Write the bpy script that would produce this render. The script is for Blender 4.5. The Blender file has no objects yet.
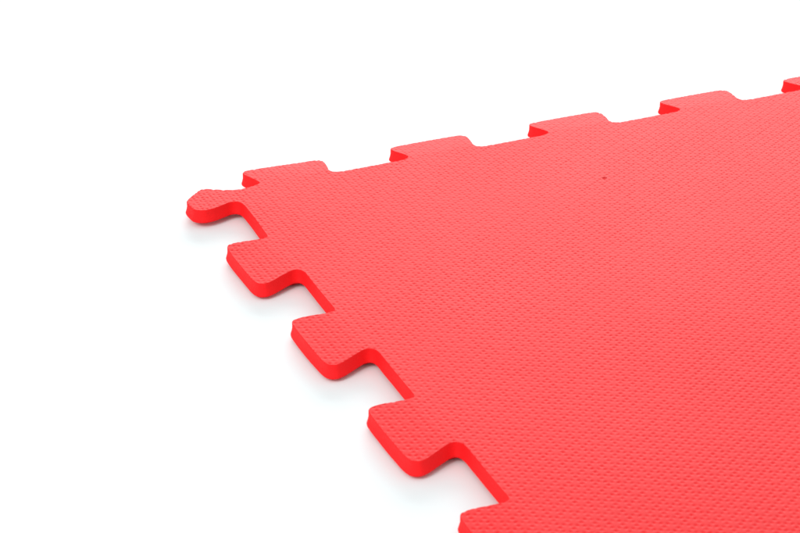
import bpy, math
import numpy as np
from mathutils import Vector, Matrix
from mathutils.geometry import delaunay_2d_cdt

# ------------------------------------------------------------------ scale
# everything is laid out in "tab pitches"; one pitch is 0.1 m, so the tile is 0.6 m square
U = 0.1
TH = 0.084          # foam thickness
GAP = 0.027         # the foam does not lie perfectly tight on the table
TOPZ = TH + GAP
scn = bpy.context.scene
COL = scn.collection

# ------------------------------------------------------------------ camera
cam_d = bpy.data.cameras.new('camera')
cam = bpy.data.objects.new('camera', cam_d)
COL.objects.link(cam)
scn.camera = cam
F, PITCH, YAW, ROLL = 1892.865, 0.455790, 0.428685, 0.001956
cam_d.sensor_width = 36.0
cam_d.lens = 36.0 * F / 800.0
cam_d.clip_start = 0.01
cam_d.clip_end = 100.0
cam_d.dof.use_dof = True
cam_d.dof.focus_distance = 1.14
cam_d.dof.aperture_fstop = 32
fw = Vector((math.sin(YAW) * math.cos(PITCH), math.cos(YAW) * math.cos(PITCH), -math.sin(PITCH)))
rt = Vector((math.cos(YAW), -math.sin(YAW), 0))
up = rt.cross(fw)
r2 = rt * math.cos(ROLL) + up * math.sin(ROLL)
u2 = -rt * math.sin(ROLL) + up * math.cos(ROLL)
CP = Vector((-3.393844 * U, -9.963441 * U, (4.624325 + TOPZ) * U))
M = Matrix((r2, u2, -fw)).transposed().to_4x4()
M.translation = CP
cam.matrix_world = M

# ------------------------------------------------------------------ light
world = bpy.data.worlds.new('World')
scn.world = world
world.use_nodes = True
bg = world.node_tree.nodes['Background']
bg.inputs['Color'].default_value = (0.94, 1.0, 1.006, 1)
bg.inputs['Strength'].default_value = 0.77

def softbox(name, loc, target, sx, sy, power):
    l = bpy.data.lights.new(name, 'AREA')
    l.shape = 'RECTANGLE'
    l.size, l.size_y = sx, sy
    l.energy = power
    l.color = (1.0, 0.975, 0.968)
    o = bpy.data.objects.new(name, l)
    COL.objects.link(o)
    o.location = loc
    o.rotation_euler = (Vector(target) - Vector(loc)).to_track_quat('-Z', 'Y').to_euler()
    return o
softbox('back_softbox', (1.5, 2.3, 1.05), (0.15, -0.1, 0.0), 2.4, 1.0, 48.0)
softbox('added_front_fill', (-2.0, -1.0, 2.0), (0.1, -0.1, 0), 1.4, 1.2, 44.0)  # unseen fill light, added to brighten the foam's side walls

scn.view_settings.view_transform = 'Standard'
scn.view_settings.look = 'None'
scn.view_settings.exposure = 0.0
scn.view_settings.gamma = 1.0
scn.render.engine = 'CYCLES'
scn.render.resolution_x = 1024
scn.render.resolution_y = 682

# ------------------------------------------------------------------ materials
def mat_nodes(name):
    m = bpy.data.materials.new(name)
    m.use_nodes = True
    nt = m.node_tree
    return m, nt, nt.nodes['Principled BSDF']

def foam_material(name, rough, ior, grain, red):
    m, nt, p = mat_nodes(name)
    N, L = nt.nodes, nt.links
    tc = N.new('ShaderNodeTexCoord')
    big = N.new('ShaderNodeTexNoise')
    big.inputs['Scale'].default_value = 45
    big.inputs['Detail'].default_value = 3
    fine = N.new('ShaderNodeTexNoise')
    fine.inputs['Scale'].default_value = 1400
    fine.inputs['Detail'].default_value = 2
    L.new(tc.outputs['Object'], big.inputs['Vector'])
    L.new(tc.outputs['Object'], fine.inputs['Vector'])
    cr = N.new('ShaderNodeValToRGB')
    cr.color_ramp.elements[0].position = 0.3
    cr.color_ramp.elements[0].color = (red - 0.02, 0.007, 0.010, 1)
    cr.color_ramp.elements[1].position = 0.7
    cr.color_ramp.elements[1].color = (red + 0.01, 0.009, 0.012, 1)
    L.new(big.outputs['Fac'], cr.inputs['Fac'])
    L.new(cr.outputs['Color'], p.inputs['Base Color'])
    b = N.new('ShaderNodeBump')
    b.inputs['Strength'].default_value = grain
    b.inputs['Distance'].default_value = 0.0003
    L.new(fine.outputs['Fac'], b.inputs['Height'])
    L.new(b.outputs['Normal'], p.inputs['Normal'])
    p.inputs['Roughness'].default_value = rough
    p.inputs['IOR'].default_value = ior
    if grain > 0.2:
        v = N.new('ShaderNodeTexVoronoi')
        v.inputs['Scale'].default_value = 1100
        L.new(tc.outputs['Object'], v.inputs['Vector'])
        b2 = N.new('ShaderNodeBump')
        b2.inputs['Strength'].default_value = 0.35
        b2.inputs['Distance'].default_value = 0.0004
        L.new(v.outputs['Distance'], b2.inputs['Height'])
        L.new(b.outputs['Normal'], b2.inputs['Normal'])
        L.new(b2.outputs['Normal'], p.inputs['Normal'])
    else:
        slow = N.new('ShaderNodeTexNoise')
        slow.inputs['Scale'].default_value = 9
        slow.inputs['Detail'].default_value = 4
        L.new(tc.outputs['Object'], slow.inputs['Vector'])
        mr = N.new('ShaderNodeMapRange')
        mr.inputs['From Min'].default_value = 0.3
        mr.inputs['From Max'].default_value = 0.7
        mr.inputs['To Min'].default_value = rough - 0.008
        mr.inputs['To Max'].default_value = rough + 0.010
        L.new(slow.outputs['Fac'], mr.inputs['Value'])
        L.new(mr.outputs['Result'], p.inputs['Roughness'])
    return m

def table_material():
    m, nt, p = mat_nodes('white_table')
    N, L = nt.nodes, nt.links
    tc = N.new('ShaderNodeTexCoord')
    n = N.new('ShaderNodeTexNoise')
    n.inputs['Scale'].default_value = 6
    L.new(tc.outputs['Object'], n.inputs['Vector'])
    cr = N.new('ShaderNodeValToRGB')
    cr.color_ramp.elements[0].color = (0.793, 0.855, 0.862, 1)
    cr.color_ramp.elements[1].color = (0.813, 0.875, 0.882, 1)
    L.new(n.outputs['Fac'], cr.inputs['Fac'])
    L.new(cr.outputs['Color'], p.inputs['Base Color'])
    p.inputs['Roughness'].default_value = 0.6
    return m

FOAM = foam_material('embossed_foam_skin', 0.55, 1.33, 0.12, 0.80)
CUT = foam_material('cut_foam_edge', 0.75, 1.33, 0.3, 0.95)
WHITE = table_material()

# ------------------------------------------------------------------ table surface
me = bpy.data.meshes.new('table_surface')
me.from_pydata([(-6, -6, 0), (6, -6, 0), (6, 12, 0), (-6, 12, 0)], [], [(0, 1, 2, 3)])
me.materials.append(WHITE)
table = bpy.data.objects.new('table_surface', me)
COL.objects.link(table)
table['kind'] = 'structure'
table['label'] = 'plain glossless white surface under the red foam tile'

# ------------------------------------------------------------------ outline of the tile
NT = 6
LEFT = [(0.002, 0.300), (-0.003, 0.284), (-0.014, 0.275), (-0.045, 0.272), (-0.112, 0.281), (-0.180, 0.293),
        (-0.228, 0.291), (-0.244, 0.283), (-0.254, 0.262), (-0.259, 0.220), (-0.265, 0.050), (-0.266, -0.100),
        (-0.263, -0.185), (-0.251, -0.229), (-0.222, -0.249), (-0.182, -0.243), (-0.122, -0.216),
        (-0.070, -0.192), (-0.035, -0.179), (-0.008, -0.181), (0.011, -0.197), (0.020, -0.232),
        (0.017, -0.330), (0.010, -0.480), (0.005, -0.620)]
CORNER = [(0.111, -0.021), (0.054, -0.018), (-0.004, 0.006), (-0.055, 0.036), (-0.108, 0.068), (-0.130, 0.069),
          (-0.150, 0.057), (-0.208, 0.006), (-0.254, -0.044), (-0.266, -0.060), (-0.271, -0.090), (-0.270, -0.140),
          (-0.262, -0.190), (-0.217, -0.224), (-0.160, -0.222), (-0.095, -0.199), (-0.035, -0.177),
          (-0.004, -0.180), (0.018, -0.200), (0.027, -0.240), (0.026, -0.330), (0.020, -0.450), (0.008, -0.620)]
TOP = [(0.160, -0.010), (0.205, 0.002), (0.228, 0.024), (0.226, 0.062), (0.204, 0.125), (0.187, 0.178),
       (0.187, 0.206), (0.200, 0.224), (0.235, 0.233), (0.380, 0.241), (0.540, 0.243), (0.655, 0.241), (0.698, 0.232), (0.716, 0.204),
       (0.715, 0.160), (0.703, 0.095), (0.690, 0.035), (0.700, 0.002), (0.732, -0.014), (0.850, -0.016),
       (0.980, -0.014), (1.060, -0.012)]
ctl = list(CORNER)
for k in range(1, NT):
    ctl += [(u, s - k) for u, s in LEFT]
ctl += [(0.004, -NT + 0.25), (0.004, -NT + 0.05), (0.06, -NT), ]
for i in range(NT):
    ctl += [(i + s, -NT - u) for s, u in TOP]
ctl = ctl[:-2] + [(NT - 0.06, -NT + 0.004), (NT - 0.004, -NT + 0.06)]
for k in range(NT - 1, 0, -1):
    ctl += [(NT - u, s - k) for u, s in reversed(LEFT)]
ctl += [(NT - 0.004, -0.6), (NT - 0.004, -0.06), (NT - 0.05, -0.012)]
for i in range(NT - 1, -1, -1):
    seg = [(i + s, u) for s, u in reversed(TOP)]
    if i == NT - 1:
        seg = seg[3:]
    ctl += seg
ctl = np.array(ctl)

def catmull(P, step):
    n = len(P)
    out = []
    for i in range(n):
        p0, p1, p2, p3 = P[i - 1], P[i], P[(i + 1) % n], P[(i + 2) % n]
        d = np.linalg.norm(p2 - p1)
        a01, a12, a23 = (max(np.linalg.norm(b - a), 1e-6) ** 0.5 for a, b in ((p0, p1), (p1, p2), (p2, p3)))
        m1 = (p2 - p1) + a12 * ((p1 - p0) / a01 - (p2 - p0) / (a01 + a12))
        m2 = (p2 - p1) + a12 * ((p3 - p2) / a23 - (p3 - p1) / (a12 + a23))
        k = max(2, int(round(d / step)))
        for t in np.arange(k) / k:
            out.append((2*t**3 - 3*t**2 + 1) * p1 + (t**3 - 2*t**2 + t) * m1 + (-2*t**3 + 3*t**2) * p2 + (t**3 - t**2) * m2)
    return np.array(out)
OUT = catmull(ctl, 0.008)
NO = len(OUT)
# outward normals (outline runs counter-clockwise: down the left side first)
tan = np.roll(OUT, -1, 0) - np.roll(OUT, 1, 0)
tan /= np.linalg.norm(tan, axis=1)[:, None]
nrm = np.stack([tan[:, 1], -tan[:, 0]], 1)
area = 0.5 * np.sum(OUT[:, 0] * np.roll(OUT[:, 1], -1) - np.roll(OUT[:, 0], -1) * OUT[:, 1])
if area < 0:
    nrm = -nrm

# ------------------------------------------------------------------ embossed relief of the top
A = 0.0600
AX = A * math.sqrt(3) / 2
ORG = np.array([0.0143, 0.0540])
DEPTH = 0.0027
S_T, S_N = 0.0056, 0.0068
_dirs = [(0.0, 1.0), (math.sqrt(3) / 2, 0.5), (math.sqrt(3) / 2, -0.5)]
def hsh(a, b):
    v = np.sin(a * 127.1 + b * 311.7) * 43758.5453
    return v - np.floor(v)
def relief(x, y):
    h = np.zeros_like(x)
    for q, (nx, ny) in enumerate(_dirs):
        px = x - ORG[0] - nx * A / 2
        py = y - ORG[1] - ny * A / 2
        for ox, oy in ((0, 0), (AX, A / 2)):
            ix = np.round((px - ox) / (2 * AX)); iy = np.round((py - oy) / A)
            dx = px - ox - ix * 2 * AX; dy = py - oy - iy * A
            amp = 0.7 + 0.5 * hsh(ix * 2 + (ox > 0), iy * 3 + q) + 0.10 * np.sin(x * 2.3 + 1.9 * np.sin(y * 1.7)) * np.sin(y * 3.1 + 1.3 * np.sin(x * 1.1))
            dn = dx * nx + dy * ny; dt = -dx * ny + dy * nx
            h -= amp * np.exp(-(dn / S_N) ** 2 / 2 - (dt / S_T) ** 2 / 2)
    # very slow unevenness of the sheet
    h = h * DEPTH
    return h
def lift(x, y):
    # the free corner tab curls up a hair; broad gentle waves elsewhere
    d = np.sqrt((x + 0.15) ** 2 + (y + 0.05) ** 2)
    c = np.clip(1 - d / 0.8, 0, 1)
    droop = np.clip(np.maximum(-x - 0.02, y - 0.02) / 0.24, 0, 1)
    return 0.003 * c ** 1.2 - 0.014 * droop ** 1.3 * (1 - np.clip(c * 2.2, 0, 1))
def height(x, y):
    return relief(x, y) + lift(x, y)

# ------------------------------------------------------------------ interior grid, clipped by the outline
GX = AX / 10
GY = A / 11
x0, x1 = OUT[:, 0].min() - 3 * GX, OUT[:, 0].max() + 3 * GX
y0, y1 = OUT[:, 1].min() - 3 * GY, OUT[:, 1].max() + 3 * GY
xs = np.arange(x0, x1, GX); ys = np.arange(y0, y1, GY) + 1.3e-5
nx_, ny_ = len(xs), len(ys)
inside = np.zeros((ny_, nx_), bool)
A0, B0 = OUT, np.roll(OUT, -1, 0)
for j, yy in enumerate(ys):
    c = (A0[:, 1] > yy) != (B0[:, 1] > yy)
    a, b = A0[c], B0[c]
    xc = np.sort(a[:, 0] + (yy - a[:, 1]) / (b[:, 1] - a[:, 1]) * (b[:, 0] - a[:, 0]))
    inside[j] = (np.searchsorted(xc, xs) % 2) == 1
near = np.zeros_like(inside)
dense = np.concatenate([OUT, (A0 + B0) / 2])
gi = np.round((dense[:, 0] - x0) / GX).astype(int); gj = np.round((dense[:, 1] - ys[0]) / GY).astype(int)
near[gj, gi] = True
okv = inside & ~near
cell = okv[:-1, :-1] & okv[1:, :-1] & okv[:-1, 1:] & okv[1:, 1:]
used = np.zeros_like(okv)
used[:-1, :-1] |= cell; used[1:, :-1] |= cell; used[:-1, 1:] |= cell; used[1:, 1:] |= cell
vid = -np.ones(used.shape, int)
vid[used] = np.arange(used.sum())
gx, gy = np.meshgrid(xs, ys)
GV = np.stack([gx[used], gy[used]], 1)
NG = len(GV)
cj, ci = np.nonzero(cell)
quads = np.stack([vid[cj, ci], vid[cj, ci + 1], vid[cj + 1, ci + 1], vid[cj + 1, ci]], 1)
# open edges of the kept grid
cp = np.pad(cell, 1)
edges = []
c_ = cp[1:-1, 1:-1]
for dj, di, e in ((-1, 0, (0, 1)), (1, 0, (3, 2)), (0, -1, (0, 3)), (0, 1, (1, 2))):
    nb = cp[1 + dj:cp.shape[0] - 1 + dj, 1 + di:cp.shape[1] - 1 + di]
    m = (c_ & ~nb)[cj, ci]
    edges.append(quads[m][:, e])
edges = np.concatenate(edges)
bv = np.unique(edges)
loc = -np.ones(NG, int); loc[bv] = np.arange(len(bv))
cdt_v = [Vector((float(a), float(b))) for a, b in np.concatenate([GV[bv], OUT])]
nb_ = len(bv)
cdt_e = [(int(a), int(b)) for a, b in loc[edges]] + [(nb_ + i, nb_ + (i + 1) % NO) for i in range(NO)]
rv, re, rf, ov, oe, of = delaunay_2d_cdt(cdt_v, cdt_e, [], 0, 1e-9)
gid = np.concatenate([bv, NG + np.arange(NO)])
rmap = [gid[o[0]] if o else -1 for o in ov]
rf = np.array([f for f in rf if len(f) == 3])
rvp = np.array([(v.x, v.y) for v in rv])
cen = rvp[rf].mean(1)
keep = np.ones(len(rf), bool)
ccj = np.floor((cen[:, 1] - ys[0]) / GY).astype(int); cci = np.floor((cen[:, 0] - x0) / GX).astype(int)
ccj = np.clip(ccj, 0, ny_ - 2); cci = np.clip(cci, 0, nx_ - 2)
keep &= ~cell[ccj, cci]
for j in range(len(cen)):
    if not keep[j]:
        continue
    yy = cen[j, 1]
    lo = (A0[:, 1] > yy) != (B0[:, 1] > yy)
    a, b = A0[lo], B0[lo]
    keep[j] = (np.sum(a[:, 0] + (yy - a[:, 1]) / (b[:, 1] - a[:, 1]) * (b[:, 0] - a[:, 0]) < cen[j, 0]) % 2) == 1
rmap = np.array(rmap)
tris = rmap[rf[keep]]
tris = tris[(tris >= 0).all(1)]
# consistent upward winding
allxy = np.concatenate([GV, OUT])
def cr2(t):
    a, b, c = allxy[t[:, 0]], allxy[t[:, 1]], allxy[t[:, 2]]
    return (b[:, 0] - a[:, 0]) * (c[:, 1] - a[:, 1]) - (b[:, 1] - a[:, 1]) * (c[:, 0] - a[:, 0])
fl = cr2(tris) < 0
tris[fl] = tris[fl][:, ::-1]
print('grid', NG, 'outline', NO, 'tris', len(tris), 'lost', int((rmap < 0).sum()))

# ------------------------------------------------------------------ all vertices of the tile
zt = height(allxy[:, 0], allxy[:, 1])
e = 4e-4
hx = (height(allxy[:, 0] + e, allxy[:, 1]) - height(allxy[:, 0] - e, allxy[:, 1])) / (2 * e)
hy = (height(allxy[:, 0], allxy[:, 1] + e) - height(allxy[:, 0], allxy[:, 1] - e)) / (2 * e)
tn = np.stack([-hx, -hy, np.ones_like(hx)], 1)
tn /= np.linalg.norm(tn, axis=1)[:, None]
rim = relief(OUT[:, 0], OUT[:, 1]) / DEPTH * 0.0024     # the pits nibble at the cut rim
rimxy = allxy.copy(); rimxy[NG:] += nrm * rim[:, None]
V = [np.concatenate([rimxy, (zt + TOPZ)[:, None]], 1)]
VN = [tn]
# side rings: die-cut wall, a little waisted, flaring at the foot
rng = np.random.default_rng(3)
def smooth_noise(n, w):
    v = rng.normal(size=n)
    k = np.hanning(w); k /= np.sqrt((k ** 2).sum())
    return np.real(np.fft.ifft(np.fft.fft(v) * np.fft.fft(np.pad(k, (0, n - w)))))
wob = smooth_noise(NO, 41) * 0.0007
rings = [(0.0, 0.0), (-0.0035, 0.0018), (-0.018, 0.0015), (-0.034, 0.0015), (-0.050, 0.0045), (-0.064, 0.0085),
         (-0.073, 0.0110), (-0.0795, 0.0095), (-0.0835, 0.0040), (-0.0842, -0.0080)]
bx_, by_ = OUT[:, 0], OUT[:, 1]
lf = lift(bx_, by_)
zo = zt[NG:]
ring0 = NG + NO
prof = np.array(rings)
dz = np.gradient(prof[:, 0]); do = np.gradient(prof[:, 1])
for r, (z, o) in enumerate(rings):
    oo = o + (wob * min(r, 3) / 3) + (rim if r == 0 else rim * 0.5 if r == 1 else 0)
    p = OUT + nrm * oo[:, None]
    zz = (zo if r == 0 else (zo * 0.35 + lf * 0.65 if r == 1 else lf)) + TOPZ + z
    V.append(np.concatenate([p, zz[:, None]], 1))
    if r == len(rings) - 1:
        nn = (0.45, -0.89)
    else:
        l = math.hypot(dz[r], do[r]); nn = (-dz[r] / l, do[r] / l)
    VN.append(np.concatenate([nrm * nn[0], np.full((NO, 1), nn[1])], 1))
V = np.concatenate(V); VN = np.concatenate(VN)
faces_by_part = {}
NR = len(rings)
idx = np.arange(NO)
walls = []
for r in range(NR - 1):
    a = ring0 + r * NO + idx; b = ring0 + r * NO + (idx + 1) % NO
    c = ring0 + (r + 1) * NO + (idx + 1) % NO; d = ring0 + (r + 1) * NO + idx
    walls.append(np.stack([a, b, c, d], 1) if area < 0 else np.stack([a, d, c, b], 1))
walls = np.concatenate(walls)

# ------------------------------------------------------------------ owners: sheet (0) or one of the tabs
def owner(x, y):
    o = np.zeros(len(x), int)
    l = (x < 0.0) & (np.abs(y - np.round(y)) < 0.36) & (y > -NT + 0.5)
    o[l] = 1 + np.clip(np.round(-y[l]), 0, NT - 1).astype(int)              # left side tabs 1..NT
    t = (y > 0.0) & (x > 0.12) & (x < NT - 0.15)
    o[t] = 100 + np.clip(np.floor(x[t]), 0, NT - 1).astype(int)
    t = (y < -NT) & (x > 0.12) & (x < NT - 0.15)
    o[t] = 200 + np.clip(np.floor(x[t]), 0, NT - 1).astype(int)
    t = (x > NT) & (y < -0.6) & (y > -NT + 0.5)
    o[t] = 300 + np.clip(np.round(-y[t]), 1, NT - 1).astype(int)
    return o
qc = allxy[quads].mean(1); tc_ = allxy[tris].mean(1)
wc = V[walls][:, :, :2].mean(1) - 0
# walls are owned by where their outline point sits, so flare does not change the owner
wi = np.tile(idx, NR - 1)
wm = (OUT[wi] + OUT[(wi + 1) % NO]) / 2
oq, ot, ow = owner(qc[:, 0], qc[:, 1]), owner(tc_[:, 0], tc_[:, 1]), owner(wm[:, 0], wm[:, 1])

# bottom: one simple n-gon triangulated over the lowest ring (belongs to the sheet)
bot = ring0 + (NR - 1) * NO + idx
from mathutils.geometry import tessellate_polygon
bt = tessellate_polygon([[Vector((float(a), float(b), 0)) for a, b in V[bot][:, :2]]])
bt = np.array(bt)
bt = bot[bt]
bxy = V[:, :2]
sgn = ((bxy[bt[:, 1], 0] - bxy[bt[:, 0], 0]) * (bxy[bt[:, 2], 1] - bxy[bt[:, 0], 1])
       - (bxy[bt[:, 1], 1] - bxy[bt[:, 0], 1]) * (bxy[bt[:, 2], 0] - bxy[bt[:, 0], 0]))
bt[sgn > 0] = bt[sgn > 0][:, ::-1]
ob_ = owner(V[bt].mean(1)[:, 0], V[bt].mean(1)[:, 1])
bc = V[bt].mean(1)
ob_ = np.zeros(len(bt), int)

root = bpy.data.objects.new('foam_mat', None)
COL.objects.link(root)
root.location = (0, 0, 0)
root.empty_display_size = 0.02
root['label'] = 'red textured foam puzzle mat with interlocking edge tabs lying on white'
root['category'] = 'foam mat'

def build(name, q, w, t, label=None):
    mi = np.concatenate([np.zeros(len(q)), np.ones(len(w)), np.zeros(len(t))]).astype(np.int32)
    q = np.concatenate([q, w])
    used_v = np.unique(np.concatenate([q.ravel(), t.ravel()]))
    rm = np.zeros(len(V), int); rm[used_v] = np.arange(len(used_v))
    q, t = rm[q], rm[t]
    me = bpy.data.meshes.new(name)
    me.vertices.add(len(used_v))
    me.vertices.foreach_set('co', (V[used_v] * U).astype(np.float32).ravel())
    nl = q.size + t.size
    me.loops.add(nl)
    me.loops.foreach_set('vertex_index', np.concatenate([q.ravel(), t.ravel()]).astype(np.int32))
    me.polygons.add(len(q) + len(t))
    st = np.concatenate([np.arange(len(q)) * 4, q.size + np.arange(len(t)) * 3]).astype(np.int32)
    me.polygons.foreach_set('loop_start', st)
    me.update(calc_edges=True)
    me.polygons.foreach_set('use_smooth', np.ones(len(q) + len(t), bool))
    me.materials.append(FOAM)
    me.materials.append(CUT)
    me.polygons.foreach_set('material_index', mi)
    me.validate()
    me.normals_split_custom_set_from_vertices(VN[used_v].tolist())
    o = bpy.data.objects.new(name, me)
    COL.objects.link(o)
    o.parent = root
    if label:
        o['label'] = label
    return o

owners = np.unique(np.concatenate([oq, ot, ow]))
for k in owners:
    q = quads[oq == k]; w = walls[ow == k]
    t = tris[ot == k]
    if k == 0:
        t = np.concatenate([t, bt])
        build('sheet', q, w, t)
    elif k == 1:
        build('corner_tab', q, w, t, 'narrow corner tab pointing off the tip of the tile')
    else:
        build('interlocking_tab', q, w, t)

# ------------------------------------------------------------------ a crumb and a lint fibre caught on the foam
def tube(name, pts, rad, col, label, cat):
    m, nt, p = mat_nodes(name + '_material')
    n = nt.nodes.new('ShaderNodeTexNoise'); n.inputs['Scale'].default_value = 900
    r = nt.nodes.new('ShaderNodeValToRGB')
    r.color_ramp.elements[0].color = tuple(c * 0.7 for c in col) + (1,)
    r.color_ramp.elements[1].color = tuple(col) + (1,)
    nt.links.new(n.outputs['Fac'], r.inputs['Fac']); nt.links.new(r.outputs['Color'], p.inputs['Base Color'])
    p.inputs['Roughness'].default_value = 0.8
    vs, fs = [], []
    S = 8
    P = [Vector(q) * U for q in pts]
    for i, c in enumerate(P):
        t = (P[min(i + 1, len(P) - 1)] - P[max(i - 1, 0)]).normalized()
        a = t.cross(Vector((0.2, 0.3, 1))).normalized(); b = t.cross(a)
        for k in range(S):
            an = 2 * math.pi * k / S
            vs.append(c + (a * math.cos(an) + b * math.sin(an)) * rad[i] * U)
    for i in range(len(P) - 1):
        for k in range(S):
            fs.append((i * S + k, i * S + (k + 1) % S, (i + 1) * S + (k + 1) % S, (i + 1) * S + k))
    fs += [tuple(range(S))[::-1], tuple(range((len(P) - 1) * S, len(P) * S))]
    me = bpy.data.meshes.new(name)
    me.from_pydata(vs, [], fs); me.materials.append(m)
    for f in me.polygons:
        f.use_smooth = True
    o = bpy.data.objects.new(name, me); COL.objects.link(o)
    o['label'] = label; o['category'] = cat
    return o
tube('dust_crumb', [(2.170, -0.772, TOPZ + 0.000), (2.174, -0.770, TOPZ + 0.001), (2.184, -0.773, TOPZ + 0.002),
                    (2.194, -0.780, TOPZ + 0.001), (2.199, -0.782, TOPZ + 0.000)],
     [0.0008, 0.0028, 0.0036, 0.0025, 0.0008], (0.75, 0.035, 0.035),
     'tiny dark red dust crumb lying on the textured foam near its upper side', 'dust crumb')
